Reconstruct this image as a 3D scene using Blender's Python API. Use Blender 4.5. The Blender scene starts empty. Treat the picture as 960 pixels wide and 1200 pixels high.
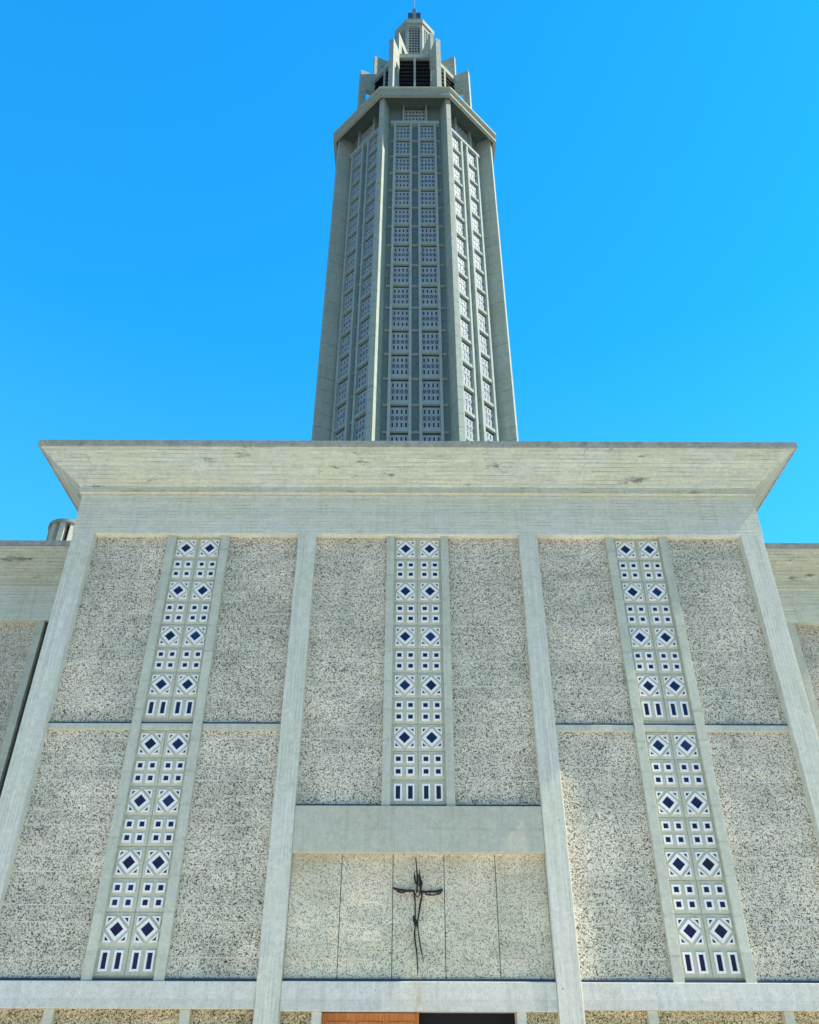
import bpy, bmesh, math, random
from math import sin, cos, tan, radians, pi, sqrt
from mathutils import Vector, Matrix
random.seed(7)
SC = bpy.context.scene
COL = SC.collection

# ---------------------------------------------------------------- nodes
class NT:
    def __init__(s, tree): s.t = tree; s.n = tree.nodes; s.l = tree.links
    def add(s, typ, **kw):
        nd = s.n.new(typ)
        for k, v in kw.items(): setattr(nd, k, v)
        return nd
    def put(s, sock, v):
        if isinstance(v, bpy.types.NodeSocket): s.l.new(v, sock)
        elif v is not None:
            if sock.type == 'RGBA' and not hasattr(v, '__len__'): v = (v, v, v, 1)
            if sock.type == 'RGBA' and len(v) == 3: v = (*v, 1)
            sock.default_value = v
    def math(s, op, a, b=None, c=None, clamp=False):
        nd = s.add('ShaderNodeMath', operation=op, use_clamp=clamp)
        s.put(nd.inputs[0], a)
        if b is not None: s.put(nd.inputs[1], b)
        if c is not None: s.put(nd.inputs[2], c)
        return nd.outputs[0]
    def mix(s, f, a, b, mode='MIX'):
        nd = s.add('ShaderNodeMix', data_type='RGBA', blend_type=mode)
        s.put(nd.inputs[0], f); s.put(nd.inputs[6], a); s.put(nd.inputs[7], b)
        return nd.outputs[2]
    def ramp(s, f, stops, interp='LINEAR'):
        nd = s.add('ShaderNodeValToRGB'); s.put(nd.inputs[0], f)
        cr = nd.color_ramp; cr.interpolation = interp
        while len(cr.elements) < len(stops): cr.elements.new(0.5)
        for e, (p, c) in zip(cr.elements, stops):
            e.position = p; e.color = (c, c, c, 1) if not hasattr(c, '__len__') else (*c, 1)
        return nd.outputs[0]
    def noise(s, vec, scale, detail=4, rough=0.55, out=0):
        nd = s.add('ShaderNodeTexNoise'); s.put(nd.inputs['Vector'], vec)
        nd.inputs['Scale'].default_value = scale; nd.inputs['Detail'].default_value = detail
        nd.inputs['Roughness'].default_value = rough
        return nd.outputs[out]
    def scale(s, vec, sc):
        nd = s.add('ShaderNodeMapping'); s.put(nd.inputs[0], vec); nd.inputs['Scale'].default_value = sc
        return nd.outputs[0]

def base_mat(name):
    m = bpy.data.materials.new(name); m.use_nodes = True
    nt = NT(m.node_tree)
    return m, nt, m.node_tree.nodes['Principled BSDF']

def coords(nt, rnd=True):
    tc = nt.add('ShaderNodeTexCoord').outputs['Object']
    if not rnd: return tc
    oi = nt.add('ShaderNodeObjectInfo')
    off = nt.math('MULTIPLY', oi.outputs['Random'], 37.0)
    v = nt.add('ShaderNodeCombineXYZ'); nt.put(v.inputs[0], off); nt.put(v.inputs[1], off)
    a = nt.add('ShaderNodeVectorMath', operation='ADD'); nt.put(a.inputs[0], tc); nt.put(a.inputs[1], v.outputs[0])
    return a.outputs[0]

def concrete(name, col, boards='z', pitch=0.155, line=0.5, stain=0.35, streak=0.3, warm=(1.0, 0.95, 0.8), grain=0.2, bump=0.5, patches=0.0, runoff=0.32, rust=False):
    m, nt, bs = base_mat(name)
    co = coords(nt, rnd=(boards != 'z'))
    sp = nt.add('ShaderNodeSeparateXYZ'); nt.put(sp.inputs[0], co)
    ax = sp.outputs[2] if boards == 'z' else sp.outputs[0]
    if boards != 'z': ax = nt.math('ADD', sp.outputs[0], sp.outputs[1])
    q = nt.math('DIVIDE', ax, pitch)
    idx = nt.math('FLOOR', q)
    fr = nt.math('FRACT', q)
    wn = nt.add('ShaderNodeTexWhiteNoise', noise_dimensions='1D'); nt.put(wn.inputs['W'], idx)
    st = nt.scale(co, (0.35, 0.35, 9.0) if boards == 'z' else (9.0, 9.0, 0.35))
    streaks = nt.noise(st, 1.6, 6, 0.65)
    streaks = nt.ramp(streaks, [(0.33, 0.0), (0.62, 1.0)])
    # broken board joints
    edge = nt.math('LESS_THAN', nt.math('ABSOLUTE', nt.math('SUBTRACT', fr, 0.5)), 0.44)      # 1 inside board
    off = nt.add('ShaderNodeCombineXYZ'); nt.put(off.inputs[0], nt.math('MULTIPLY', wn.outputs[0], 60.0))
    va = nt.add('ShaderNodeVectorMath', operation='ADD'); nt.put(va.inputs[0], nt.scale(co, (0.9, 0.9, 0.2) if boards == 'z' else (0.2, 0.2, 0.9))); nt.put(va.inputs[1], off.outputs[0])
    brk = nt.ramp(nt.noise(va.outputs[0], 1.0, 3, 0.6), [(0.46, 0.0), (0.6, 1.0)])
    joint = nt.math('MULTIPLY', nt.math('SUBTRACT', 1.0, edge), brk)
    big = nt.noise(co, 0.45, 5, 0.6)
    med = nt.noise(co, 3.0, 6, 0.7)
    fine = nt.noise(co, 22.0, 3, 0.7)
    c = nt.mix(nt.ramp(big, [(0.35, 0.0), (0.65, 1.0)]), (*[a * b for a, b in zip(col, warm)],), col)
    c = nt.mix(nt.math('MULTIPLY', wn.outputs[0], 0.13), c, 0.08, 'MIX')
    c = nt.mix(nt.math('MULTIPLY', streaks, streak * 0.5), c, tuple(a * 0.55 for a in col))
    c = nt.mix(nt.math('MULTIPLY', nt.ramp(med, [(0.42, 0.0), (0.7, 1.0)]), stain), c, tuple(a * 0.5 for a in col))
    c = nt.mix(nt.math('MULTIPLY', nt.ramp(fine, [(0.45, 0.0), (0.75, 1.0)]), grain), c, tuple(a * 0.45 for a in col))
    c = nt.mix(nt.math('MULTIPLY', joint, line), c, tuple(a * 0.28 for a in col))
    ro = nt.ramp(nt.noise(nt.scale(co, (3.2, 3.2, 0.13)), 1.0, 7, 0.75), [(0.50, 0.0), (0.70, 1.0)])
    c = nt.mix(nt.math('MULTIPLY', ro, runoff), c, tuple(a * b for a, b in zip(col, (0.40, 0.45, 0.40))))
    mot = nt.noise(co, 7.0, 6, 0.75)
    c = nt.mix(1.0, c, nt.ramp(mot, [(0.3, 0.94), (0.7, 1.20)]), 'MULTIPLY')
    if rust:
        rx = nt.math('SUBTRACT', 1.0, nt.math('MULTIPLY', nt.math('ABSOLUTE', nt.math('ADD', sp.outputs[0], 0.02)), 3.4), clamp=True)
        rn = nt.ramp(nt.noise(nt.scale(co, (5, 5, 1.2)), 1.5, 5, 0.7), [(0.35, 0.0), (0.65, 1.0)])
        c = nt.mix(nt.math('MULTIPLY', nt.math('MULTIPLY', rx, rn), 0.65), c, (0.50, 0.38, 0.14))
    # small blow holes
    vo = nt.add('ShaderNodeTexVoronoi'); nt.put(vo.inputs['Vector'], co); vo.inputs['Scale'].default_value = 1.9
    hole = nt.math('LESS_THAN', vo.outputs['Distance'], 0.045)
    c = nt.mix(nt.math('MULTIPLY', hole, 0.6), c, 0.03)
    if patches:
        pn = nt.noise(nt.scale(co, (0.5, 0.5, 2.6)), 1.1, 7, 0.72)
        pm = nt.ramp(pn, [(0.59, 0.0), (0.66, 1.0)])
        c = nt.mix(nt.math('MULTIPLY', pm, patches), c, (0.13, 0.13, 0.11))
        # a crack
        co2 = co
        cr = nt.add('ShaderNodeTexVoronoi', feature='DISTANCE_TO_EDGE')
        dn = nt.add('ShaderNodeMix', data_type='VECTOR'); nt.put(dn.inputs[0], 0.35); nt.put(dn.inputs[4], co); nt.put(dn.inputs[5], nt.noise(co, 1.5, 5, 0.6, 1))
        nt.put(cr.inputs['Vector'], dn.outputs[1]); cr.inputs['Scale'].default_value = 0.38
        cm = nt.math('MULTIPLY', nt.math('LESS_THAN', cr.outputs['Distance'], 0.002), nt.ramp(big, [(0.56, 0.0), (0.58, 1.0)]))
        c = nt.mix(nt.math('MULTIPLY', cm, 0.45), c, 0.06)
    nt.put(bs.inputs['Base Color'], c)
    bs.inputs['Roughness'].default_value = 0.88
    bs.inputs['Specular IOR Level'].default_value = 0.25
    h = nt.math('ADD', nt.math('MULTIPLY', joint, -0.8), nt.math('ADD', nt.math('MULTIPLY', streaks, 0.3), nt.math('MULTIPLY', fine, 0.5)))
    b = nt.add('ShaderNodeBump'); b.inputs['Strength'].default_value = bump; b.inputs['Distance'].default_value = 0.006
    nt.put(b.inputs['Height'], h); nt.put(bs.inputs['Normal'], b.outputs[0])
    return m

def pebbles(name, dark=(0.08, 0.072, 0.06), mid=(0.72, 0.62, 0.52), light=(1.0, 0.94, 0.84), joints=True, warmtop=None, scale=34.0, vj=True):
    m, nt, bs = base_mat(name)
    co = coords(nt, rnd=False)
    sp = nt.add('ShaderNodeSeparateXYZ'); nt.put(sp.inputs[0], co)
    wob = nt.add('ShaderNodeMix', data_type='VECTOR'); nt.put(wob.inputs[0], 0.03); nt.put(wob.inputs[4], co); nt.put(wob.inputs[5], nt.noise(co, 9.0, 2, 0.5, 1))
    vo = nt.add('ShaderNodeTexVoronoi'); nt.put(vo.inputs['Vector'], wob.outputs[1]); vo.inputs['Scale'].default_value = scale
    vs = nt.add('ShaderNodeSeparateColor'); nt.put(vs.inputs[0], vo.outputs['Color'])
    v2 = nt.add('ShaderNodeTexVoronoi'); nt.put(v2.inputs['Vector'], wob.outputs[1]); v2.inputs['Scale'].default_value = scale * 2.1
    v2s = nt.add('ShaderNodeSeparateColor'); nt.put(v2s.inputs[0], v2.outputs['Color'])
    val = nt.math('ADD', nt.math('MULTIPLY', vs.outputs[0], 0.80), nt.math('MULTIPLY', v2s.outputs[1], 0.20))
    area = nt.noise(co, 0.9, 5, 0.6)
    val = nt.math('ADD', val, nt.math('MULTIPLY', nt.math('SUBTRACT', area, 0.5), 0.12))
    c = nt.ramp(val, [(0.22, dark), (0.33, mid), (0.66, tuple((a + b) / 2 for a, b in zip(mid, light))), (0.82, light)])
    hue = nt.mix(vs.outputs[2], (1.05, 0.93, 0.76), (0.92, 1.0, 1.03))
    c = nt.mix(0.7, c, hue, 'MULTIPLY')
    tone = nt.ramp(nt.noise(co, 0.35, 5, 0.6), [(0.35, (0.80, 0.85, 0.80)), (0.65, (1.10, 1.06, 0.99))])
    c = nt.mix(1.0, c, tone, 'MULTIPLY')
    bi = nt.math('FLOOR', nt.math('DIVIDE', nt.math('ADD', sp.outputs[2], 0.09), 0.4851)); bx = nt.math('FLOOR', nt.math('DIVIDE', nt.math('ADD', sp.outputs[0], 0.05), 1.1))
    wb = nt.add('ShaderNodeTexWhiteNoise', noise_dimensions='2D'); cb = nt.add('ShaderNodeCombineXYZ'); nt.put(cb.inputs[0], bi); nt.put(cb.inputs[1], bx); nt.put(wb.inputs['Vector'], cb.outputs[0])
    c = nt.mix(1.0, c, nt.ramp(wb.outputs[0], [(0.0, 0.90), (1.0, 1.07)]), 'MULTIPLY')
    damp = nt.ramp(nt.noise(nt.scale(co, (1.3, 1.3, 0.16)), 1.0, 6, 0.7), [(0.52, 0.0), (0.72, 1.0)])
    c = nt.mix(nt.math('MULTIPLY', damp, 0.3), c, nt.mix(1.0, c, (0.55, 0.62, 0.55), 'MULTIPLY'))
    if joints:
        # casting joints: pairs of pale lines every 1.455 m
        z = nt.math('ADD', sp.outputs[2], 0.09)
        f = nt.math('FRACT', nt.math('DIVIDE', z, 1.4552))
        f2 = nt.math('FRACT', nt.math('DIVIDE', nt.math('ADD', z, 0.485), 1.4552))
        l1 = nt.math('LESS_THAN', f, 0.024); l2 = nt.math('LESS_THAN', f2, 0.024)
        ln = nt.math('MAXIMUM', l1, l2)
        if vj:
            fx = nt.math('FRACT', nt.math('DIVIDE', nt.math('ADD', sp.outputs[0], 0.05), 1.1))
            ln = nt.math('MAXIMUM', ln, nt.math('MULTIPLY', nt.math('LESS_THAN', fx, 0.02), 0.35))
        brk = nt.ramp(nt.noise(nt.scale(co, (1.4, 1, 6)), 2.2, 3, 0.6), [(0.38, 0.15), (0.58, 1.0)])
        c = nt.mix(nt.math('MULTIPLY', nt.math('MULTIPLY', ln, brk), 0.95), c, (0.80, 0.76, 0.66))
    if warmtop:
        z0, z1 = warmtop
        mr = nt.add('ShaderNodeMapRange'); nt.put(mr.inputs[0], sp.outputs[2]); mr.inputs[1].default_value = z0; mr.inputs[2].default_value = z1
        w = nt.math('MULTIPLY', mr.outputs[0], nt.ramp(nt.noise(co, 2.2, 5, 0.65), [(0.35, 0.15), (0.65, 1.0)]), clamp=True)
        c = nt.mix(nt.math('MULTIPLY', w, 0.55), c, (0.50, 0.38, 0.20))
    nt.put(bs.inputs['Base Color'], c)
    bs.inputs['Roughness'].default_value = 0.85
    bs.inputs['Specular IOR Level'].default_value = 0.3
    b = nt.add('ShaderNodeBump'); b.inputs['Strength'].default_value = 0.9; b.inputs['Distance'].default_value = 0.018
    nt.put(b.inputs['Height'], nt.math('SUBTRACT', 1.0, vo.outputs['Distance'])); nt.put(bs.inputs['Normal'], b.outputs[0])
    return m

def plain(name, col, rough=0.6, var=0.15, scale=8.0, spec=0.4, metal=0.0, rndcols=None):
    m, nt, bs = base_mat(name)
    co = coords(nt)
    n = nt.noise(co, scale, 5, 0.6)
    c0 = col
    if rndcols:
        oi = nt.add('ShaderNodeObjectInfo')
        c0 = nt.ramp(oi.outputs['Random'], rndcols)
    c = nt.mix(nt.math('MULTIPLY', nt.ramp(n, [(0.35, 0.0), (0.7, 1.0)]), var), c0, (0.05, 0.05, 0.04))
    nt.put(bs.inputs['Base Color'], c)
    bs.inputs['Roughness'].default_value = rough
    bs.inputs['Specular IOR Level'].default_value = spec
    bs.inputs['Metallic'].default_value = metal
    return m

def wood(name):
    m, nt, bs = base_mat(name)
    co = coords(nt)
    g = nt.noise(nt.scale(co, (14, 14, 0.8)), 1.5, 6, 0.6)
    c = nt.ramp(g, [(0.3, (0.30, 0.09, 0.02)), (0.55, (0.55, 0.20, 0.045)), (0.75, (0.7, 0.30, 0.08))])
    nt.put(bs.inputs['Base Color'], c); bs.inputs['Roughness'].default_value = 0.45
    return m

def ground_mat(name, slabs, k=1.0):
    m, nt, bs = base_mat(name)
    co = coords(nt, rnd=False)
    n = nt.noise(co, 1.2, 8, 0.65)
    c = nt.ramp(n, [(0.3, (0.76*k, 0.70*k, 0.61*k)), (0.7, (0.92*k, 0.86*k, 0.76*k))])
    if slabs:
        br = nt.add('ShaderNodeTexBrick'); nt.put(br.inputs['Vector'], co); br.inputs['Scale'].default_value = 0.8
        br.inputs['Color1'].default_value = (1, 1, 1, 1); br.inputs['Color2'].default_value = (0.88, 0.87, 0.84, 1); br.inputs['Mortar'].default_value = (0.4, 0.38, 0.34, 1)
        br.inputs['Mortar Size'].default_value = 0.01
        c = nt.mix(1.0, c, br.outputs['Color'], 'MULTIPLY')
    nt.put(bs.inputs['Base Color'], c); bs.inputs['Roughness'].default_value = 0.9
    return m

G = (0.50, 0.53, 0.50)
M = {}
M['beam'] = concrete('board_marked_concrete', (0.84, 0.82, 0.70), 'z', 0.16, 0.8, 0.3, 0.8, warm=(0.96, 0.98, 0.86), patches=0.0, bump=0.9)
M['cornice'] = concrete('pale_board_marked_concrete', (0.74, 0.77, 0.66), 'z', 0.105, 0.95, 0.3, 0.9, warm=(1.0, 0.97, 0.80), patches=0.75, bump=1.0)
M['ledge'] = concrete('warm_ledge_concrete', (0.72, 0.71, 0.58), 'z', 0.5, 0.0, 0.25, 0.2)
M['coping'] = concrete('weathered_coping_concrete', (0.46, 0.47, 0.42), 'z', 1.0, 0.1, 0.95, 0.3, grain=0.9)
M['post'] = concrete('upright_board_marked_concrete', (0.84, 0.81, 0.69), 'x', 0.12, 0.6, 0.3, 0.6, warm=(0.94, 0.98, 0.88), bump=0.8)
M['mullion'] = concrete('smooth_grey_concrete', (0.66, 0.66, 0.53), 'z', 1.1, 0.25, 0.25, 0.12, warm=(0.97, 0.98, 0.95))
M['lintel'] = concrete('smooth_lintel_concrete', (0.62, 0.61, 0.49), 'z', 0.8, 0.12, 0.25, 0.15, grain=0.35, warm=(0.98, 0.97, 0.92))
M['low'] = concrete('pale_lower_concrete', (0.74, 0.73, 0.66), 'z', 0.8, 0.05, 0.22, 0.1, grain=0.45, warm=(1.0, 0.97, 0.9), rust=True)
M['block'] = concrete('window_block_concrete', (0.66, 0.66, 0.54), 'z', 2.0, 0.0, 0.3, 0.1, grain=0.5)
M['pebble'] = pebbles('pebbled_concrete')
M['pebble_warm'] = pebbles('pale_pebbled_concrete', dark=(0.34, 0.31, 0.25), mid=(0.84, 0.76, 0.63), light=(0.98, 0.90, 0.76), joints=False, warmtop=(5.6, 7.4))
M['pebble_low'] = pebbles('bounce_lit_pebbled_concrete', dark=(0.10, 0.08, 0.04), mid=(0.42, 0.35, 0.22), light=(0.85, 0.75, 0.55), joints=False)  # warm ground bounce put into the pebble colour
M['joint'] = plain('dark_joint_and_shade', (0.07, 0.07, 0.065), 0.9, 0.1)
M['shade_blue'] = plain('blue_black_shade', (0.035, 0.07, 0.11), 0.5, 0.3)  # shade put into the colour of the ledge strips and cross arms
M['white'] = plain('white_painted_frame', (0.96, 0.95, 0.92), 0.5, 0.07, 14.0)
M['glass'] = plain('dark_blue_glass', (0.012, 0.015, 0.08), 0.14, 0.0, spec=0.5, rndcols=[(0.0, (0.008, 0.010, 0.055)), (0.45, (0.010, 0.013, 0.075)), (0.75, (0.007, 0.010, 0.03)), (1.0, (0.014, 0.03, 0.13))])
M['iron'] = plain('black_wrought_iron', (0.040, 0.033, 0.030), 0.55, 0.3, 30.0, 0.5, 0.6)
M['wood'] = wood('varnished_orange_wood')
M['dark'] = plain('dark_interior', (0.012, 0.012, 0.016), 0.9, 0.0)
M['roof'] = plain('roof_gravel', (0.25, 0.25, 0.23), 0.9, 0.3, 4.0)
TC = (0.40, 0.445, 0.42)
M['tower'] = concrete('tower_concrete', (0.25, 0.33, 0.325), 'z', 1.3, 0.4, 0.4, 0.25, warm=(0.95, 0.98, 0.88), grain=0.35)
M['tower_shade'] = concrete('shaded_soffit_concrete', (0.13, 0.17, 0.155), 'z', 1.3, 0.1, 0.4, 0.25)  # tower concrete with the soffit's shade put into the colour
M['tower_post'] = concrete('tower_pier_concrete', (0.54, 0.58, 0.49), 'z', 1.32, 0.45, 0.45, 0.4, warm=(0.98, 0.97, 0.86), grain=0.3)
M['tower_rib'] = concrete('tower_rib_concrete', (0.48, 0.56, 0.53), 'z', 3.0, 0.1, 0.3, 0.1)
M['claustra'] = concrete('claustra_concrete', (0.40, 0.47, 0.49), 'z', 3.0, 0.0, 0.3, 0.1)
M['claustra_frame'] = plain('claustra_pale_frame', (0.60, 0.67, 0.68), 0.7, 0.35, 5.0)
M['claustra_hole_and_shade'] = plain('claustra_dark_hole_and_shade', (0.045, 0.06, 0.08), 0.4, 0.0)  # dark holes, also the painted shadow under the spandrels
M['slats'] = plain('dark_louvre_slats', (0.020, 0.022, 0.035), 0.7, 0.2)
M['turret'] = concrete('cream_turret_concrete', (0.70, 0.66, 0.54), 'z', 2.0, 0.1, 0.2, 0.2)

# ---------------------------------------------------------------- mesh builder
class MB:
    def __init__(s): s.v = []; s.f = []; s.mi = []
    def poly(s, pts, mi=0):
        b = len(s.v); s.v += [tuple(p) for p in pts]; s.f.append(tuple(range(b, b + len(pts)))); s.mi.append(mi)
    def hull(s, bot, top, mi=0, caps=(True, True)):
        n = len(bot); b = len(s.v); s.v += [tuple(p) for p in bot] + [tuple(p) for p in top]
        for i in range(n):
            j = (i + 1) % n; s.f.append((b + i, b + j, b + n + j, b + n + i)); s.mi.append(mi)
        if caps[0]: s.f.append(tuple(b + i for i in range(n))[::-1]); s.mi.append(mi)
        if caps[1]: s.f.append(tuple(b + n + i for i in range(n))); s.mi.append(mi)
    def box(s, x0, x1, y0, y1, z0, z1, mi=0):
        s.hull([(x0, y0, z0), (x1, y0, z0), (x1, y1, z0), (x0, y1, z0)], [(x0, y0, z1), (x1, y0, z1), (x1, y1, z1), (x0, y1, z1)], mi)
    def prism_z(s, pts, z0, z1, mi=0):
        s.hull([(x, y, z0) for x, y in pts], [(x, y, z1) for x, y in pts], mi)
    def prism_y(s, pts, y0, y1, mi=0):      # pts in x,z
        s.hull([(x, y0, z) for x, z in pts], [(x, y1, z) for x, z in pts], mi)
    def ring_y(s, outer, inner, y0, y1, mi=0):
        n = len(outer)
        for i in range(n):
            j = (i + 1) % n
            q = [outer[i], outer[j], inner[j], inner[i]]
            s.poly([(x, y0, z) for x, z in q], mi)
            s.poly([(outer[i][0], y0, outer[i][1]), (outer[i][0], y1, outer[i][1]), (outer[j][0], y1, outer[j][1]), (outer[j][0], y0, outer[j][1])], mi)
            s.poly([(inner[i][0], y0, inner[i][1]), (inner[j][0], y0, inner[j][1]), (inner[j][0], y1, inner[j][1]), (inner[i][0], y1, inner[i][1])], mi)
    def oct(s, a, z0, z1, a1=None, mi=0):
        a1 = a if a1 is None else a1
        P = lambda q: [(q / cos(pi / 8) * sin(radians(22.5 + 45 * k)), -q / cos(pi / 8) * cos(radians(22.5 + 45 * k))) for k in range(8)]
        s.hull([(x, y, z0) for x, y in P(a)], [(x, y, z1) for x, y in P(a1)], mi)
    def octring(s, prof, mi=0):               # closed profile of (apothem, z)
        n = len(prof); b = len(s.v)
        for k in range(8):
            for a, z in prof:
                R = a / cos(pi / 8); t = radians(22.5 + 45 * k); s.v.append((R * sin(t), -R * cos(t), z))
        for k in range(8):
            k2 = (k + 1) % 8
            for i in range(n):
                j = (i + 1) % n
                s.f.append((b + k * n + i, b + k2 * n + i, b + k2 * n + j, b + k * n + j)); s.mi.append(mi)
    def tube(s, pts, rad, sides=7, mi=0, jit=0.0):
        pts = [Vector(p) for p in pts]; b = len(s.v); n = len(pts)
        if not hasattr(rad, '__len__'): rad = [rad] * n
        for i, p in enumerate(pts):
            d = (pts[min(i + 1, n - 1)] - pts[max(i - 1, 0)]).normalized()
            u = d.orthogonal().normalized() if abs(d.y) > 0.95 else d.cross(Vector((0, 1, 0))).normalized()
            w = d.cross(u)
            for k in range(sides):
                t = 2 * pi * k / sides; r = rad[i] * (1 + random.uniform(-jit, jit))
                s.v.append(tuple(p + u * cos(t) * r + w * sin(t) * r))
        for i in range(n - 1):
            for k in range(sides):
                k2 = (k + 1) % sides
                s.f.append((b + i * sides + k, b + i * sides + k2, b + (i + 1) * sides + k2, b + (i + 1) * sides + k)); s.mi.append(mi)
        s.f.append(tuple(b + k for k in range(sides))[::-1]); s.mi.append(mi)
        s.f.append(tuple(b + (n - 1) * sides + k for k in range(sides))); s.mi.append(mi)
    def rotated(s, k):
        o = MB(); t = radians(45 * k); c, q = cos(t), sin(t)
        o.v = [(x * c - y * q, x * q + y * c, z) for x, y, z in s.v]; o.f = list(s.f); o.mi = list(s.mi); return o
    def join(s, o):
        b = len(s.v); s.v += o.v; s.f += [tuple(i + b for i in f) for f in o.f]; s.mi += o.mi
    def mesh(s, name, mats):
        me = bpy.data.meshes.new(name); me.from_pydata(s.v, [], s.f)
        for m in (mats if isinstance(mats, (list, tuple)) else [mats]): me.materials.append(M[m])
        me.polygons.foreach_set('material_index', s.mi)
        bm = bmesh.new(); bm.from_mesh(me); bmesh.ops.recalc_face_normals(bm, faces=bm.faces); bm.to_mesh(me); bm.free()
        me.update(); return me
    def build(s, name, mats, parent=None, loc=(0, 0, 0), bevel=0.0, label=None):
        me = s.mesh(name, mats)
        return link(name, me, parent, loc, bevel=bevel, label=label)

def link(name, me, parent=None, loc=(0, 0, 0), rz=0.0, bevel=0.0, label=None):
    o = bpy.data.objects.new(name, me); COL.objects.link(o)
    o.location = loc; o.rotation_euler = (0, 0, rz)
    if parent: o.parent = parent
    if bevel:
        b = o.modifiers.new('bevel', 'BEVEL'); b.width = bevel; b.segments = 2; b.limit_method = 'ANGLE'; b.angle_limit = radians(35)
    if label: o['label'] = label
    return o

def copy_tree(o, parent, loc):
    c = o.copy(); COL.objects.link(c); c.parent = parent; c.location = loc
    for ch in list(o.children):
        d = ch.copy(); COL.objects.link(d); d.parent = c
    return c

def B(x0, x1, y0, y1, z0, z1):
    m = MB(); m.box(x0, x1, y0, y1, z0, z1); return m

# ---------------------------------------------------------------- church
church = bpy.data.objects.new('church', None); COL.objects.link(church)
church['label'] = 'tall grey concrete church with pebbled facade, blue claustra windows and octagonal lantern tower'
church['category'] = 'church'

W = 13.98        # half width of the projecting front block
YW = 7.85        # plane of the set back side walls
HW = 21.5        # half width of the main cube
ZB, ZC, ZR = 19.40, 21.33, 22.66

core = MB()
core.box(-W + 0.35, W - 0.35, 0.9, YW + 0.5, 0.0, 22.5)
core.box(-HW + 0.35, HW - 0.35, YW + 0.5, 45.0, 0.0, 22.52)
core.build('wall_core', 'mullion', church)
rf = MB(); rf.box(-W + 0.4, W - 0.4, 0.35, YW + 0.4, 22.53, 22.68); rf.box(-HW + 0.4, HW - 0.4, YW + 0.4, 44.9, 22.53, 22.7)
rf.build('roof', 'roof', church)

path = [(-HW, 45.2), (-HW, YW), (-W, YW), (-W, 0.0), (W, 0.0), (W, YW), (HW, YW), (HW, 45.2)]
def sweep(mb, prof, path, closed=False):
    n = len(path); rows = []
    for i, (x, y) in enumerate(path):
        d0 = Vector((x - path[i - 1][0], y - path[i - 1][1])).normalized() if i > 0 else None
        d1 = Vector((path[i + 1][0] - x, path[i + 1][1] - y)).normalized() if i < n - 1 else None
        if d0 is None: d0 = d1
        if d1 is None: d1 = d0
        n0 = Vector((d0.y, -d0.x)); n1 = Vector((d1.y, -d1.x))       # outward (to the right of travel)
        m = (n0 + n1).normalized(); m = m / max(0.2, m.dot(n0))
        rows.append([(x + m.x * o, y + m.y * o, z) for o, z in prof])
    k = len(prof)
    for i in range(n - 1):
        for j in range(k if closed else k - 1):
            j2 = (j + 1) % k
            mb.poly([rows[i][j], rows[i + 1][j], rows[i + 1][j2], rows[i][j2]])
    if closed:
        mb.poly(rows[0]); mb.poly(rows[-1])
    return mb
# travel from left back to front: outward normal check is (d.y, -d.x)
def outpath(p):
    return p
c = MB(); sweep(c, [(-0.3, ZC + 0.035), (0.135, ZC + 0.035), (0.135, ZC + 0.30), (0.27, ZC + 0.43), (0.70, ZC + 0.70), (1.13, ZC + 1.00), (1.535, ZR), (-0.3, ZR)], [(x, y) for x, y in path], True)
c.build('cornice', 'cornice', church, bevel=0.0)
c = MB(); sweep(c, [(-0.3, ZC), (0.10, ZC), (0.14, ZC + 0.033), (-0.3, ZC + 0.033)], path, True)
c.build('cornice_ledge', 'ledge', church)
c = MB(); sweep(c, [(-0.3, ZR + 0.004), (1.62, ZR + 0.004), (1.62, ZR + 0.27), (1.50, ZR + 0.29), (-0.3, ZR + 0.26)], path, True)
c.build('coping', 'coping', church, bevel=0.012)

def place(name, mats, segs, z0, z1, bevel=0.015, label=None):
    m = MB()
    for s in segs: m.box(*s, z0, z1)
    return m.build(name, mats, church, bevel=bevel, label=label)
# entablature beams (front block, its returns, set back wings)
B(-W, W, 0.0, 0.62, ZB, ZC - 0.003).build('entablature', 'beam', church, bevel=0.012)
for sx in (-1, 1):
    x0, x1 = sorted((sx * (W - 0.004), sx * (W - 0.6)))
    B(x0, x1, 0.62, YW - 0.005, ZB + 0.002, ZC - 0.003).build('side_entablature', 'beam', church)
    x0, x1 = sorted((sx * W, sx * HW))
    B(x0, x1, YW, YW + 0.6, ZB, ZC - 0.003).build('wing_entablature', 'beam', church, bevel=0.012)
    # warm soffit board behind the beam face
# columns and pilasters
for sx in (-1, 1):
    x0, x1 = sorted((sx * 13.06, sx * 13.94))
    B(x0, x1, 0.0, 0.9, 0.0, ZB).build('column', 'post', church, bevel=0.025)
    x0, x1 = sorted((sx * 4.09, sx * 4.83))
    B(x0, x1, 0.0, 0.85, 0.0, ZB).build('pilaster', 'post', church, bevel=0.025)
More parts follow.
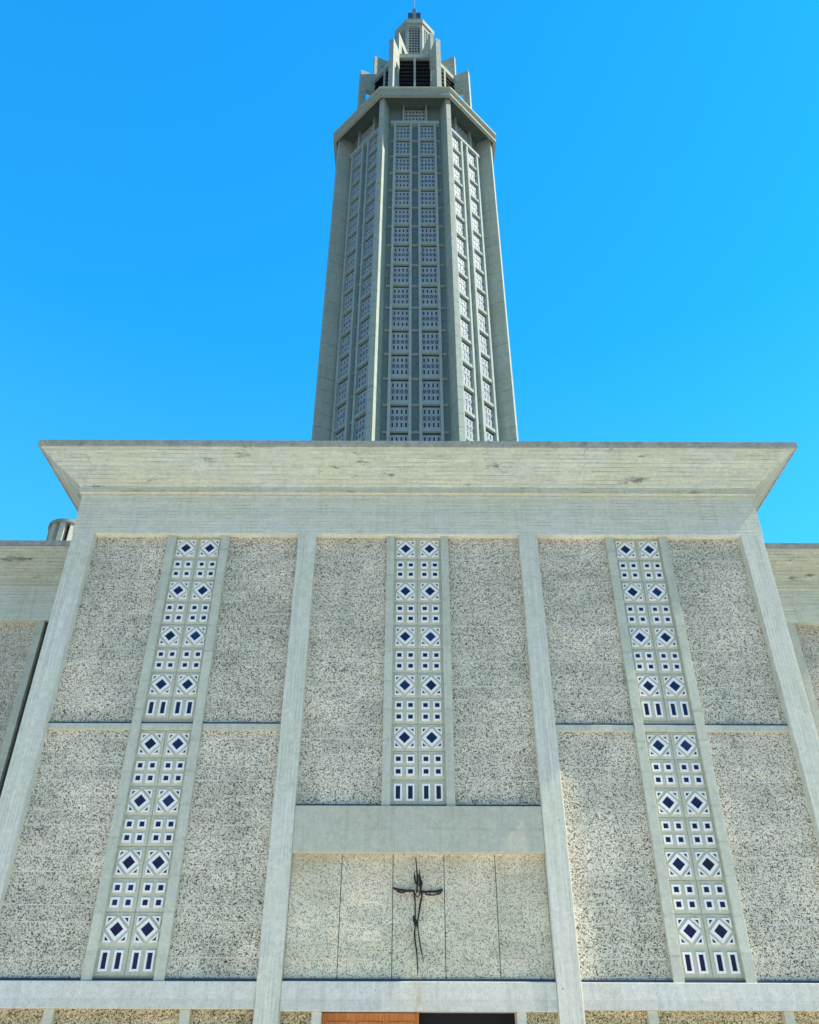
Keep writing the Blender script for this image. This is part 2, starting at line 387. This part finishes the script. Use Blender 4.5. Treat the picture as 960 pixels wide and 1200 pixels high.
# side walls of the block
for sx in (-1, 1):
    x0, x1 = sorted((sx * 13.84, sx * 13.6))
    B(x0, x1, 0.9, YW + 0.1, 0.0, ZB).build('side_panel', 'pebble', church)
    # set back wing walls
    x0, x1 = sorted((sx * 13.7, sx * 21.3))
    B(x0, x1, YW + 0.30, YW + 0.55, 0.0, ZB + 0.0).build('wing_panel', 'pebble', church)
    x0, x1 = sorted((sx * 17.96, sx * 18.32))
    B(x0, x1, YW + 0.02, YW + 0.32, 0.0, ZB).build('wing_pilaster', 'mullion', church, bevel=0.015)
    x0, x1 = sorted((sx * 20.7, sx * 21.45))
    B(x0, x1, YW + 0.0, YW + 0.8, 0.0, ZB).build('wing_column', 'post', church, bevel=0.02)
    B(*sorted((sx * 13.9, sx * 17.93)), YW + 0.20, YW + 0.31, 0.0, ZB).build('wing_gap_shade', 'joint', church)  # dark sheet standing for the shadowed gap beside the wing pilaster

# beams
YB = 0.05
B(-4.09, 4.09, YB, 0.8, 7.28, 8.75).build('lintel', 'lintel', church, bevel=0.02)
B(-4.09, 4.09, 0.06, 0.8, 2.90, 3.67).build('lower_beam', 'low', church, bevel=0.02)
for sx in (-1, 1):
    B(*sorted((sx * 4.83, sx * 13.06)), 0.06, 0.8, 2.95, 3.66).build('lower_beam', 'low', church, bevel=0.02)
for sx in (-1, 1):                      # slim band halfway up the side bays
    segs = [(4.83, 7.60), (7.955, 9.775), (10.12, 13.06)]
    m = MB()
    for a, b in segs: m.box(*sorted((sx * a, sx * b)), 0.19, 0.7, 11.36, 11.58)
    m.build('transom', 'mullion', church, bevel=0.01)
# mullions
YM = 0.13
for x in (-1.09, 1.09):
    B(x - 0.15, x + 0.15, YM, 0.6, 8.75, ZB).build('mullion', 'mullion', church, bevel=0.015)
for sx in (-1, 1):
    for x in (7.777, 9.945):
        B(*sorted((sx * (x - 0.165), sx * (x + 0.165))), YM, 0.6, 3.66, ZB).build('mullion', 'mullion', church, bevel=0.015)
# pebbled panels
YP = 0.30
def panel(x0, x1, z0, z1, mat='pebble', y=YP):
    if x0 > x1: x0, x1 = x1, x0
    B(x0, x1, y, y + 0.3, z0, z1).build('pebbled_panel', mat, church)
for sx in (-1, 1):
    panel(sx * 1.24, sx * 4.09, 8.75, ZB)
    for a, b in ((4.83, 7.612), (10.11, 13.06)):
        panel(sx * a, sx * b, 3.66, 11.36); panel(sx * a, sx * b, 11.58, ZB)
# dark strips standing for the shade along the panel bottoms
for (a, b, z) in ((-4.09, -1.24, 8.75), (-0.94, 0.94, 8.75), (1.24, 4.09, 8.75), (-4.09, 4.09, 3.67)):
    B(a, b, 0.20, 0.31, z, z + 0.075).build('ledge_shade', 'shade_blue', church)
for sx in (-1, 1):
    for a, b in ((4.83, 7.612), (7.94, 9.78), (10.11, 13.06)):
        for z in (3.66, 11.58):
            B(*sorted((sx * a, sx * b)), 0.20, 0.31, z, z + (0.075 if z < 5 else 0.05)).build('ledge_shade', 'shade_blue', church)
# five slabs over the door
xs = [-4.09, -2.47, -0.82, 0.82, 2.47, 4.09]
for a, b in zip(xs, xs[1:]):
    B(a + 0.012, b - 0.012, 0.28, 0.5, 3.67, 7.28).build('door_panel_slab', 'pebble_warm', church)
B(-4.09, 4.09, 0.33, 0.6, 3.67, 7.28).build('joint_backing', 'joint', church)
# wall below the lower beam
for sx in (-1, 1):
    for a, b in ((4.83, 6.72), (7.02, 10.72), (11.02, 13.06)):
        panel(sx * a, sx * b, 0.0, 2.95, 'pebble_low', 0.34)
    for x in (6.87, 10.87):
        B(*sorted((sx * (x - 0.15), sx * (x + 0.15))), 0.18, 0.7, 0.0, 2.95).build('lower_mullion', 'mullion', church, bevel=0.015)
    panel(sx * 3.15, sx * 4.09, 0.0, 2.90, 'pebble_low', 0.34)
# door
B(-3.15, -2.87, 0.15, 0.9, 0.0, 2.90).build('door_jamb', 'low', church, bevel=0.01)
B(2.87, 3.15, 0.15, 0.9, 0.0, 2.90).build('door_jamb', 'low', church, bevel=0.01)
door = MB(); door.box(-2.87, -0.06, 0.50, 0.60, 0.0, 2.88)
for i in range(3):
    door.box(-2.75 + i * 0.92, -1.98 + i * 0.92, 0.46, 0.505, 0.25, 2.66)
d = door.build('door', 'wood', church, bevel=0.01)
h = MB(); h.tube([(-0.25, 0.42, 0.95), (-0.25, 0.42, 1.35)], 0.02, 8); h.build('handle', 'iron', d)
B(-0.06, 2.87, 0.80, 0.87, 0.0, 2.895).build('door_opening', 'dark', church)
B(-0.06, 0.0, 0.48, 0.8, 0.0, 2.895).build('door_post', 'wood', church)

# ---------------------------------------------------------------- facade windows
def sq(cx, cz, a, b=None):
    b = a if b is None else b
    return [(cx - a, cz - b), (cx + a, cz - b), (cx + a, cz + b), (cx - a, cz + b)]
def dia(r): return [(0, -r), (r, 0), (0, r), (-r, 0)]
def window_kind(kind, h):
    f = MB(); g = MB()
    f.box(-0.462, 0.462, 0.0, 0.16, -h / 2 + 0.007, h / 2 - 0.007, 0)
    yf, yg = -0.06, -0.006
    if kind == 'diamond_window':
        f.ring_y(dia(0.33), dia(0.215), yf, 0.004, 1)
        g.prism_y(dia(0.222), yg, 0.002)
        s, t = 0.362, 0.275
        for ax in (-1, 1):
            for az in (-1, 1):
                o = [(s, s), (s, s - t), (s - t, s)]
                e, u = 0.045, 0.13
                i = [(s - e, s - e), (s - e, s - e - u), (s - e - u, s - e)]
                o = [(x * ax, z * az) for x, z in o]; i = [(x * ax, z * az) for x, z in i]
                f.ring_y(o, i, yf, 0.004, 1); g.prism_y(i, yg, 0.002)
    elif kind == 'square_window':
        for cx in (-0.21, 0.21):
            for cz in (-0.215, 0.215):
                f.ring_y(sq(cx, cz, 0.142), sq(cx, cz, 0.084), yf, 0.004, 1); g.prism_y(sq(cx, cz, 0.086), yg, 0.002)
    else:
        for cx in (-0.21, 0.21):
            f.ring_y(sq(cx, 0, 0.138, 0.285), sq(cx, 0, 0.078, 0.222), yf, 0.004, 1); g.prism_y(sq(cx, 0, 0.082, 0.226), yg, 0.002)
    o = f.build(kind, ['block', 'white'], church)
    g.build('pane', 'glass', o)
    return o
proto = {}
def window(kind, x, z, h):
    loc = (x, YP - 0.01, z)
    if (kind, h) not in proto:
        o = window_kind(kind, h); o.location = loc; proto[(kind, h)] = o
    else: copy_tree(proto[(kind, h)], church, loc)
def strip(cx, ztop_d, n, slot_z, zlo, zhi):
    for k in range(n):
        for s in (-1, 1): window('diamond_window', cx + s * 0.478, ztop_d - 1.936 * k, 0.955)
    sqn = n if cx == 0 else n - 1
    for k in range(sqn):
        for s in (-1, 1): window('square_window', cx + s * 0.478, ztop_d - 0.968 - 1.936 * k, 0.955)
    for s in (-1, 1): window('slot_window', cx + s * 0.478, slot_z, 0.80)
    B(cx - 0.95, cx + 0.95, YP + 0.02, YP + 0.3, zlo, zhi).build('window_backing', 'block', church)
strip(0.0, 18.87, 5, 9.24, 8.75, ZB)
for sx in (-1, 1):
    strip(sx * 8.865, 18.87, 4, 12.18, 11.58, ZB)
    strip(sx * 8.865, 10.87, 4, 4.20, 3.66, 11.36)

# ---------------------------------------------------------------- roof turret (round, with vertical fins)
TX, TY = -19.95, 12.0
t = MB()
n = 12
t.prism_z([(0.78 * cos(2 * pi * k / 24), 0.78 * sin(2 * pi * k / 24)) for k in range(24)], 22.5, 27.1)
tb = t.build('roof_turret', 'dark', church, (TX, TY, 0))
f = MB()
for k in range(n):
    a = 2 * pi * k / n; w = 0.15
    P = []
    for r, q in ((0.75, -w), (1.12, -w), (1.12, w), (0.75, w)):
        P.append((r * cos(a) - q * sin(a), r * sin(a) + q * cos(a)))
    f.prism_z(P, 22.5, 27.05)
f.build('turret_fins', 'turret', tb)
r_ = MB(); cap = [(1.2 * cos(2 * pi * k / 32), 1.2 * sin(2 * pi * k / 32)) for k in range(32)]
r_.prism_z(cap, 27.05, 27.25); r_.build('turret_cap', 'coping', tb)

# ---------------------------------------------------------------- tower
A0 = 6.75       # apothem of the recessed bay plane
sh = MB(); sh.oct(A0, 22.6, 83.4); sh.oct(6.9, 22.65, 36.0)
tower = sh.build('tower', 'tower', church, (0.08, 25.55, 0))
VIS = (-1, 0, 1)
# corner piers
pier = MB()
def Rz(x, y, t): return (x * cos(t) - y * sin(t), x * sin(t) + y * cos(t))
base = [(2.60, -6.60), (2.82, -6.85), (3.11, -8.16), (3.55, -7.975)]
c0 = Vector((sin(radians(22.5)), -cos(radians(22.5)))); tt = Vector((c0.y * -1, c0.x))
rr = 8.74
Pq = [c0 * 6.9 - tt * 0.17, c0 * rr - tt * 0.26, c0 * rr + tt * 0.26, c0 * 6.9 + tt * 0.17]
pier.prism_z([tuple(p) for p in Pq], 22.6, 83.3)
pm = pier.mesh('pier', 'tower_post')
for k in range(8):
    o = link('pier', pm, tower, (0, 0, 0), radians(45 * (k - 4)), bevel=0.03)

Z0, DZ, NR = 79.88, 2.655, 16
# bay mullions (one mesh each)
def inst(name, mb, mats, faces=range(8), bevel=0.0, loc=(0, 0, 0)):
    me = mb.mesh(name, mats)
    return [link(name, me, tower, loc, radians(45 * k), bevel=bevel) for k in faces]
Y = -A0
for x in (-1.985, -0.41, 0.41, 1.985):
    m = B(x - 0.115, x + 0.115, Y - 0.42, Y + 0.05, 36.0, Z0)
    inst('tower_mullion', m, 'tower_rib', range(-3, 5))
m = MB(); m.box(-2.42, 2.42, Y - 0.46, Y + 0.05, Z0, Z0 + 0.42)
inst('tower_head_beam', m, 'tower_rib', range(-3, 5))
m = MB()
for x in (-1.15, 1.15): m.box(x - 0.09, x + 0.09, Y - 0.4, Y + 0.05, Z0 + 0.42, 83.3)
inst('tower_top_mullion', m, 'tower_rib', range(-3, 5))
# spandrel beams with their ribs, one per storey and bay
m = MB()
m.box(-2.48, 2.48, Y - 0.14, Y + 0.05, 0.02, 0.20)
for s_ in (-1, 1):
    m.box(s_ * 1.198 - 0.672, s_ * 1.198 + 0.672, Y - 0.36, Y + 0.045, 0.0, 0.30)
spm = m.mesh('spandrel', 'tower_rib')
hid = MB()
for k in range(1, NR + 1):
    z = Z0 - DZ * k
    for f_ in (-1, 0, 1): link('spandrel', spm, tower, (0, 0, z), radians(45 * f_))
    for f_ in (-3, -2, 2, 3, 4):
        mm = MB(); mm.v = [(a_, b_, c_ + z) for a_, b_, c_ in m.v]; mm.f = m.f; mm.mi = m.mi
        hid.join(mm.rotated(f_))
ho = hid.build('rear_spandrels', 'tower_rib', tower); ho['kind'] = 'stuff'
# claustra panel
def claustra(w, h, cols):
    p = MB(); p.box(-w / 2, w / 2, 0.0, 0.12, -h / 2, h / 2 - 0.14, 0); p.box(-w / 2, w / 2, 0.0, 0.11, h / 2 - 0.139, h / 2 + 0.02, 2); h -= 0.14  # dark top strip stands for the shadow under the spandrel
    cw = w / cols; rows = [(h * 0.29 - 0.07, 'slot'), (-0.07, 'x'), (-h * 0.29 - 0.07, 'slot')]
    for i in range(cols):
        cx = -w / 2 + cw * (i + 0.5)
        for cz, kind in rows:
            if kind == 'slot':
                a, b = cw * 0.43, h * 0.135
                p.ring_y(sq(cx, cz, a, b), sq(cx, cz, a * 0.50, b * 0.76), -0.06, 0.0, 1)
                p.poly([(x, -0.006, z) for x, z in sq(cx, cz, a * 0.50, b * 0.76)], 2)
            else:
                a = cw * 0.44; b = h * 0.13
                p.ring_y(sq(cx, cz, a, b), sq(cx, cz, a * 0.78, b * 0.80), -0.06, 0.0, 1)
                p.poly([(x, -0.006, z) for x, z in sq(cx, cz, a * 0.78, b * 0.80)], 2)
                q = a * 0.16
                for s in (-1, 1):
                    pts = [(cx - a * 0.8 * s, cz - b * .8 - q), (cx - a * 0.8 * s, cz - b * .8 + q), (cx + a * 0.8 * s, cz + b * .8 + q), (cx + a * 0.8 * s, cz + b * .8 - q)]
                    p.poly([(x, -0.04 - 0.004 * s, z) for x, z in pts], 1)
    return p
PW, PH = 1.345, DZ - 0.31
cl = claustra(PW, PH, 4)
clm = cl.mesh('claustra_panel', ['claustra', 'claustra_frame', 'claustra_hole_and_shade'])
back = MB()
for k in range(NR):
    z = Z0 - DZ * k - PH / 2 - 0.02
    for s in (-1, 1):
        loc = Vector((s * 1.198, Y - 0.13, z))
        for f_ in VIS:
            t = radians(45 * f_); x, y = Rz(loc.x, loc.y, t)
            link('claustra_panel', clm, tower, (x, y, z), t)
        for f_ in (-3, -2, 2, 3, 4):
            mm = MB(); mm.v = [(a + loc.x, b + loc.y, c_ + loc.z) for a, b, c_ in cl.v]; mm.f = cl.f; mm.mi = cl.mi
            back.join(mm.rotated(f_))
bo = back.build('rear_claustra_panels', ['claustra', 'claustra_frame', 'claustra_hole_and_shade'], tower); bo['kind'] = 'stuff'
tc = claustra(2.06, 2.3, 6); tcm = tc.mesh('top_claustra_panel', ['claustra', 'claustra_frame', 'claustra_hole_and_shade'])
for f_ in range(-3, 5):
    t = radians(45 * f_); x, y = Rz(0, Y - 0.13, t); link('top_claustra_panel', tcm, tower, (x, y, 81.75), t)
# tower cornice
cr = MB()
cr.octring([(6.0, 83.33), (8.22, 83.33), (8.28, 82.60), (8.60, 82.60), (8.60, 82.88), (8.42, 82.98), (8.42, 83.66), (8.68, 83.74), (8.68, 83.98), (6.0, 83.98)])
cr.build('tower_cornice', 'tower_post', tower)
sf = MB(); sf.octring([(6.2, 83.29), (8.21, 83.29), (8.21, 83.32), (6.2, 83.32)]); sf.build('tower_soffit', 'tower_shade', tower)
# belfry
bf = MB(); bf.oct(4.3, 83.9, 97.3); belfry = bf.build('belfry_core', 'joint', tower)
fr = MB()
AB = 4.95
hw = AB * tan(pi / 8)
for f_ in range(8):
    m = MB()
    m.box(-hw + 0.30, hw - 0.30, -AB, -AB + 0.35, 97.0, 97.35)
    m.box(-0.12, 0.12, -AB + 0.02, -AB + 0.35, 84.0, 97.0)
    m.box(-hw + 0.05, -hw + 0.3, -AB - 0.03, -AB + 0.4, 84.0, 97.35)
    m.box(hw - 0.3, hw - 0.05, -AB - 0.03, -AB + 0.4, 84.0, 97.35)
    fr.join(m.rotated(f_))
fr.oct(4.9, 97.36, 97.9)
fr.build('louvre_frame', 'tower_post', tower)
lv = MB()
for z in range(16):
    zz = 84.2 + z * 0.8
    for s in (-1, 1):
        x0, x1 = sorted((s * 0.13, s * (hw - 0.31)))
        lv.hull([(x0, -AB + 0.06, zz), (x1, -AB + 0.06, zz), (x1, -AB + 0.5, zz + 0.42), (x0, -AB + 0.5, zz + 0.42)],
                [(x0, -AB + 0.06, zz + 0.06), (x1, -AB + 0.06, zz + 0.06), (x1, -AB + 0.5, zz + 0.48), (x0, -AB + 0.5, zz + 0.48)])
inst('louvre', lv, 'slats', range(-3, 5))
# fins: radial slabs with an opening, profile in (r, z)
def fin(segs, th):
    m = MB()
    for seg in segs:
        a = [(c0 * r - tt * th / 2) for r, z in seg]; b = [(c0 * r + tt * th / 2) for r, z in seg]
        m.hull([(p.x, p.y, z) for p, (r, z) in zip(a, seg)], [(p.x, p.y, z) for p, (r, z) in zip(b, seg)])
    return m
fa = fin([[(6.12, 84.0), (6.88, 84.0), (6.88, 98.25), (6.12, 98.25)],
          [(5.1, 94.6), (6.119, 94.6), (6.119, 98.25), (5.1, 98.25)],
          [(5.1, 84.0), (6.119, 84.0), (6.119, 91.7), (5.1, 91.7)]], 0.55)
inst('belfry_fin', fa, 'tower_post', range(-4, 4))
fb = fin([[(4.45, 97.9), (5.28, 97.9), (5.28, 102.7), (4.45, 102.7)],
          [(2.5, 101.2), (4.449, 101.2), (4.449, 102.7), (2.5, 102.7)],
          [(2.5, 97.9), (4.449, 97.9), (4.449, 98.9), (3.3, 100.0), (2.5, 100.0)]], 0.42)
inst('upper_fin', fb, 'tower_post', range(-4, 4))
# lantern
AL = 2.35
ln = MB(); ln.oct(AL - 0.3, 97.9, 110.2); ln.build('lantern_core', 'joint', tower)
m = MB(); hl = AL * tan(pi / 8)
m.box(-hl, -0.66, -AL, -AL + 0.4, 97.9, 110.2); m.box(0.66, hl, -AL, -AL + 0.4, 97.9, 110.2)
m.box(-0.66, 0.66, -AL + 0.01, -AL + 0.4, 109.4, 110.2); m.box(-0.66, 0.66, -AL + 0.01, -AL + 0.4, 97.9, 100.3)
inst('lantern_wall', m, 'tower_post', range(-3, 5))
m = MB()
for x in (-0.33, 0.0, 0.33): m.box(x - 0.045, x + 0.045, -AL + 0.08, -AL + 0.2, 100.3, 109.4)
for i in range(14):
    z = 100.9 + i * 0.62; m.box(-0.66, 0.66, -AL + 0.06, -AL + 0.18, z - 0.05, z + 0.05)
inst('lantern_grille', m, 'tower_rib', range(-3, 5))
cp = MB(); cp.oct(2.52, 110.2, 111.1); cp.oct(1.2, 111.1, 111.5); cp.build('lantern_cap', 'tower_post', tower, bevel=0.03)
cx = MB(); cx.box(-0.24, 0.24, -0.24, 0.24, 111.4, 118.9)
cx.box(-0.86, 0.86, -0.20, 0.20, 116.45, 117.75); cx.build('roof_cross', 'tower', tower, bevel=0.03)
cx = MB()
for s in (-1, 1): cx.box(*sorted((s * 0.26, s * 0.84)), -0.24, 0.24, 116.5, 117.7)
cx.build('cross_arm_shade', 'shade_blue', tower)  # dark boxes standing for the shade on the cross arms
rd = MB(); rd.tube([(0, 0, 118.9), (0, 0, 121.8)], 0.035, 6); rd.build('lightning_rod', 'iron', tower)

# ---------------------------------------------------------------- crucifix (hung on the wall over the door)
def smooth(pts, rad, sub=4):
    n = len(pts); P, R = [], []
    for i in range(n - 1):
        p0, p1, p2, p3 = pts[max(i - 1, 0)], pts[i], pts[i + 1], pts[min(i + 2, n - 1)]
        for s in range(sub):
            t = s / sub
            P.append(tuple(0.5 * ((2 * b) + (-a + c_) * t + (2 * a - 5 * b + 4 * c_ - d_) * t * t + (-a + 3 * b - 3 * c_ + d_) * t ** 3) for a, b, c_, d_ in zip(p0, p1, p2, p3)))
            R.append(rad[i] + (rad[i + 1] - rad[i]) * t)
    P.append(pts[-1]); R.append(rad[-1]); return P, R
cm = MB()
def rod(pts, rad, y=0.0, jit=0.22):
    pts = [(x, y + random.uniform(-0.012, 0.012), z - 5.3) for x, z in pts]
    P, R = smooth(pts, [q * 0.82 for q in rad]); cm.tube(P, R, 7, jit=jit)
rod([(-0.09, 7.15), (-0.07, 6.95), (-0.05, 6.7), (-0.04, 6.38), (-0.06, 6.1)], [0.016, 0.024, 0.03, 0.04, 0.03])
rod([(-0.15, 6.70), (-0.13, 6.58), (-0.11, 6.45), (-0.05, 6.32)], [0.012, 0.034, 0.036, 0.025], -0.02)
rod([(0.03, 6.78), (0.04, 6.52), (0.09, 6.41), (0.07, 6.27)], [0.012, 0.04, 0.05, 0.045], -0.03)
rod([(-0.02, 6.66), (0.03, 6.45), (0.03, 6.28)], [0.012, 0.03, 0.03])
rod([(-0.81, 6.25), (-0.72, 6.21), (-0.45, 6.17), (-0.14, 6.16)], [0.055, 0.045, 0.055, 0.035])
rod([(-0.70, 6.15), (-0.55, 6.11), (-0.40, 6.13)], [0.025, 0.03, 0.02])
rod([(0.10, 6.13), (0.43, 6.14), (0.60, 6.15), (0.76, 6.19)], [0.04, 0.05, 0.055, 0.05])
rod([(0.20, 6.09), (0.30, 6.05), (0.52, 6.05), (0.72, 6.12)], [0.025, 0.03, 0.025, 0.04])
rod([(-0.15, 6.17), (-0.14, 6.06), (-0.11, 5.85), (-0.11, 5.41), (-0.09, 5.24)], [0.04, 0.035, 0.03, 0.026, 0.04], -0.03)
rod([(0.09, 6.41), (0.07, 6.17), (0.10, 6.01), (0.04, 5.75), (-0.01, 5.41), (-0.07, 5.24)], [0.045, 0.05, 0.036, 0.04, 0.03, 0.04], -0.03)
rod([(-0.13, 6.12), (-0.05, 5.98), (0.03, 6.06), (0.06, 6.24)], [0.02, 0.022, 0.022, 0.03], -0.05)
rod([(-0.16, 5.46), (-0.14, 5.33), (-0.08, 5.22), (-0.02, 5.14)], [0.02, 0.05, 0.095, 0.03], -0.04, 0.3)
rod([(-0.09, 5.24), (-0.13, 4.94), (-0.07, 4.47), (-0.04, 4.09), (-0.04, 3.83)], [0.02, 0.034, 0.03, 0.024, 0.010])
rod([(-0.05, 5.22), (-0.03, 5.1), (0.02, 4.77), (0.08, 4.48), (0.15, 4.2)], [0.02, 0.026, 0.024, 0.026, 0.010])
for z, x in ((6.16, 0.0), (5.24, -0.08), (4.4, -0.06)):
    cm.tube([(x, 0.0, z - 5.3), (x, 0.14, z - 5.3)], 0.018, 6)
cz = cm.build('crucifix', 'iron', None, (0.0, 0.15, 5.3))
cz['label'] = 'thin black wrought iron crucifix hung on the pale pebbled panel above the door'
cz['category'] = 'crucifix'

# ---------------------------------------------------------------- ground
g = MB(); g.box(-1500, 1500, -1500, 1500, -0.5, 0.0); go = g.build('ground', [], None); go.data.materials.append(ground_mat('distant_ground', False, 0.14)); go['kind'] = 'structure'
g = MB(); g.box(-42, 42, -46, -0.35, 0.0, 0.006); go = g.build('forecourt_paving', [], None); go.data.materials.append(ground_mat('pale_paving', True)); go['kind'] = 'structure'

# ---------------------------------------------------------------- light
SUN = Vector((8.5, -0.68, 10.0)).normalized()
sl = bpy.data.lights.new('sun', 'SUN'); sl.energy = 7.0; sl.angle = radians(0.5); sl.color = (1.0, 0.93, 0.83)
so = bpy.data.objects.new('sun', sl); COL.objects.link(so)
so.rotation_euler = SUN.to_track_quat('Z', 'Y').to_euler(); so.location = (60, -10, 80)

w = bpy.data.worlds.new('World'); SC.world = w; w.use_nodes = True
nt = NT(w.node_tree); bg = w.node_tree.nodes['Background']
sky = nt.add('ShaderNodeTexSky', sky_type='NISHITA', sun_disc=False)
sky.sun_elevation = math.asin(SUN.z); sky.sun_rotation = math.atan2(SUN.x, SUN.y)
sky.air_density = 1.0; sky.dust_density = 0.3; sky.ozone_density = 2.0
tcw = nt.add('ShaderNodeTexCoord').outputs['Generated']
sepw = nt.add('ShaderNodeSeparateXYZ'); nt.put(sepw.inputs[0], tcw)
tint = nt.mix(1.0, sky.outputs[0], (0.12, 2.4, 3.3), 'MULTIPLY')
grad = nt.ramp(sepw.outputs[2], [(0.45, (1.1, 5.7, 8.8)), (0.70, (0.24, 3.7, 8.4)), (0.95, (0.14, 2.75, 8.0))])
tint = nt.mix(0.5, tint, grad)
# sky dimmed behind the viewer, added to deepen the tower's shade
front = nt.ramp(nt.math('ADD', nt.math('MULTIPLY', sepw.outputs[1], 0.5), 0.5), [(0.28, 0.72), (0.56, 1.0)])
tint = nt.mix(1.0, tint, front, 'MULTIPLY')
fill_haze = nt.ramp(sepw.outputs[2], [(0.0, 1.0), (0.18, 0.85), (0.40, 0.0)])  # unseen low bright band, added as fill light for the facade
colw = nt.mix(fill_haze, tint, (3.0, 2.8, 2.6))
nt.put(bg.inputs['Color'], colw); bg.inputs['Strength'].default_value = 0.12

# ---------------------------------------------------------------- camera
cd = bpy.data.cameras.new('camera'); cam = bpy.data.objects.new('camera', cd); COL.objects.link(cam)
cd.sensor_fit = 'VERTICAL'; cd.sensor_height = 24.0; cd.lens = 24.0 * 961 / 1200
cd.clip_end = 5000
th = radians(34.0); rho = radians(0.2)
f = Vector((0, cos(th), sin(th))); up0 = Vector((0, -sin(th), cos(th))); r0 = Vector((1, 0, 0))
# vertical lines lean to the right of the image by rho
right = r0 * cos(rho) + up0 * sin(rho); up = up0 * cos(rho) - r0 * sin(rho)
cam.matrix_world = Matrix(((right.x, up.x, -f.x, -0.33), (right.y, up.y, -f.y, -28.0), (right.z, up.z, -f.z, 1.6), (0, 0, 0, 1)))
SC.camera = cam
SC.view_settings.view_transform = 'Standard'; SC.view_settings.look = 'None'; SC.view_settings.exposure = 0.0; SC.view_settings.gamma = 1.0
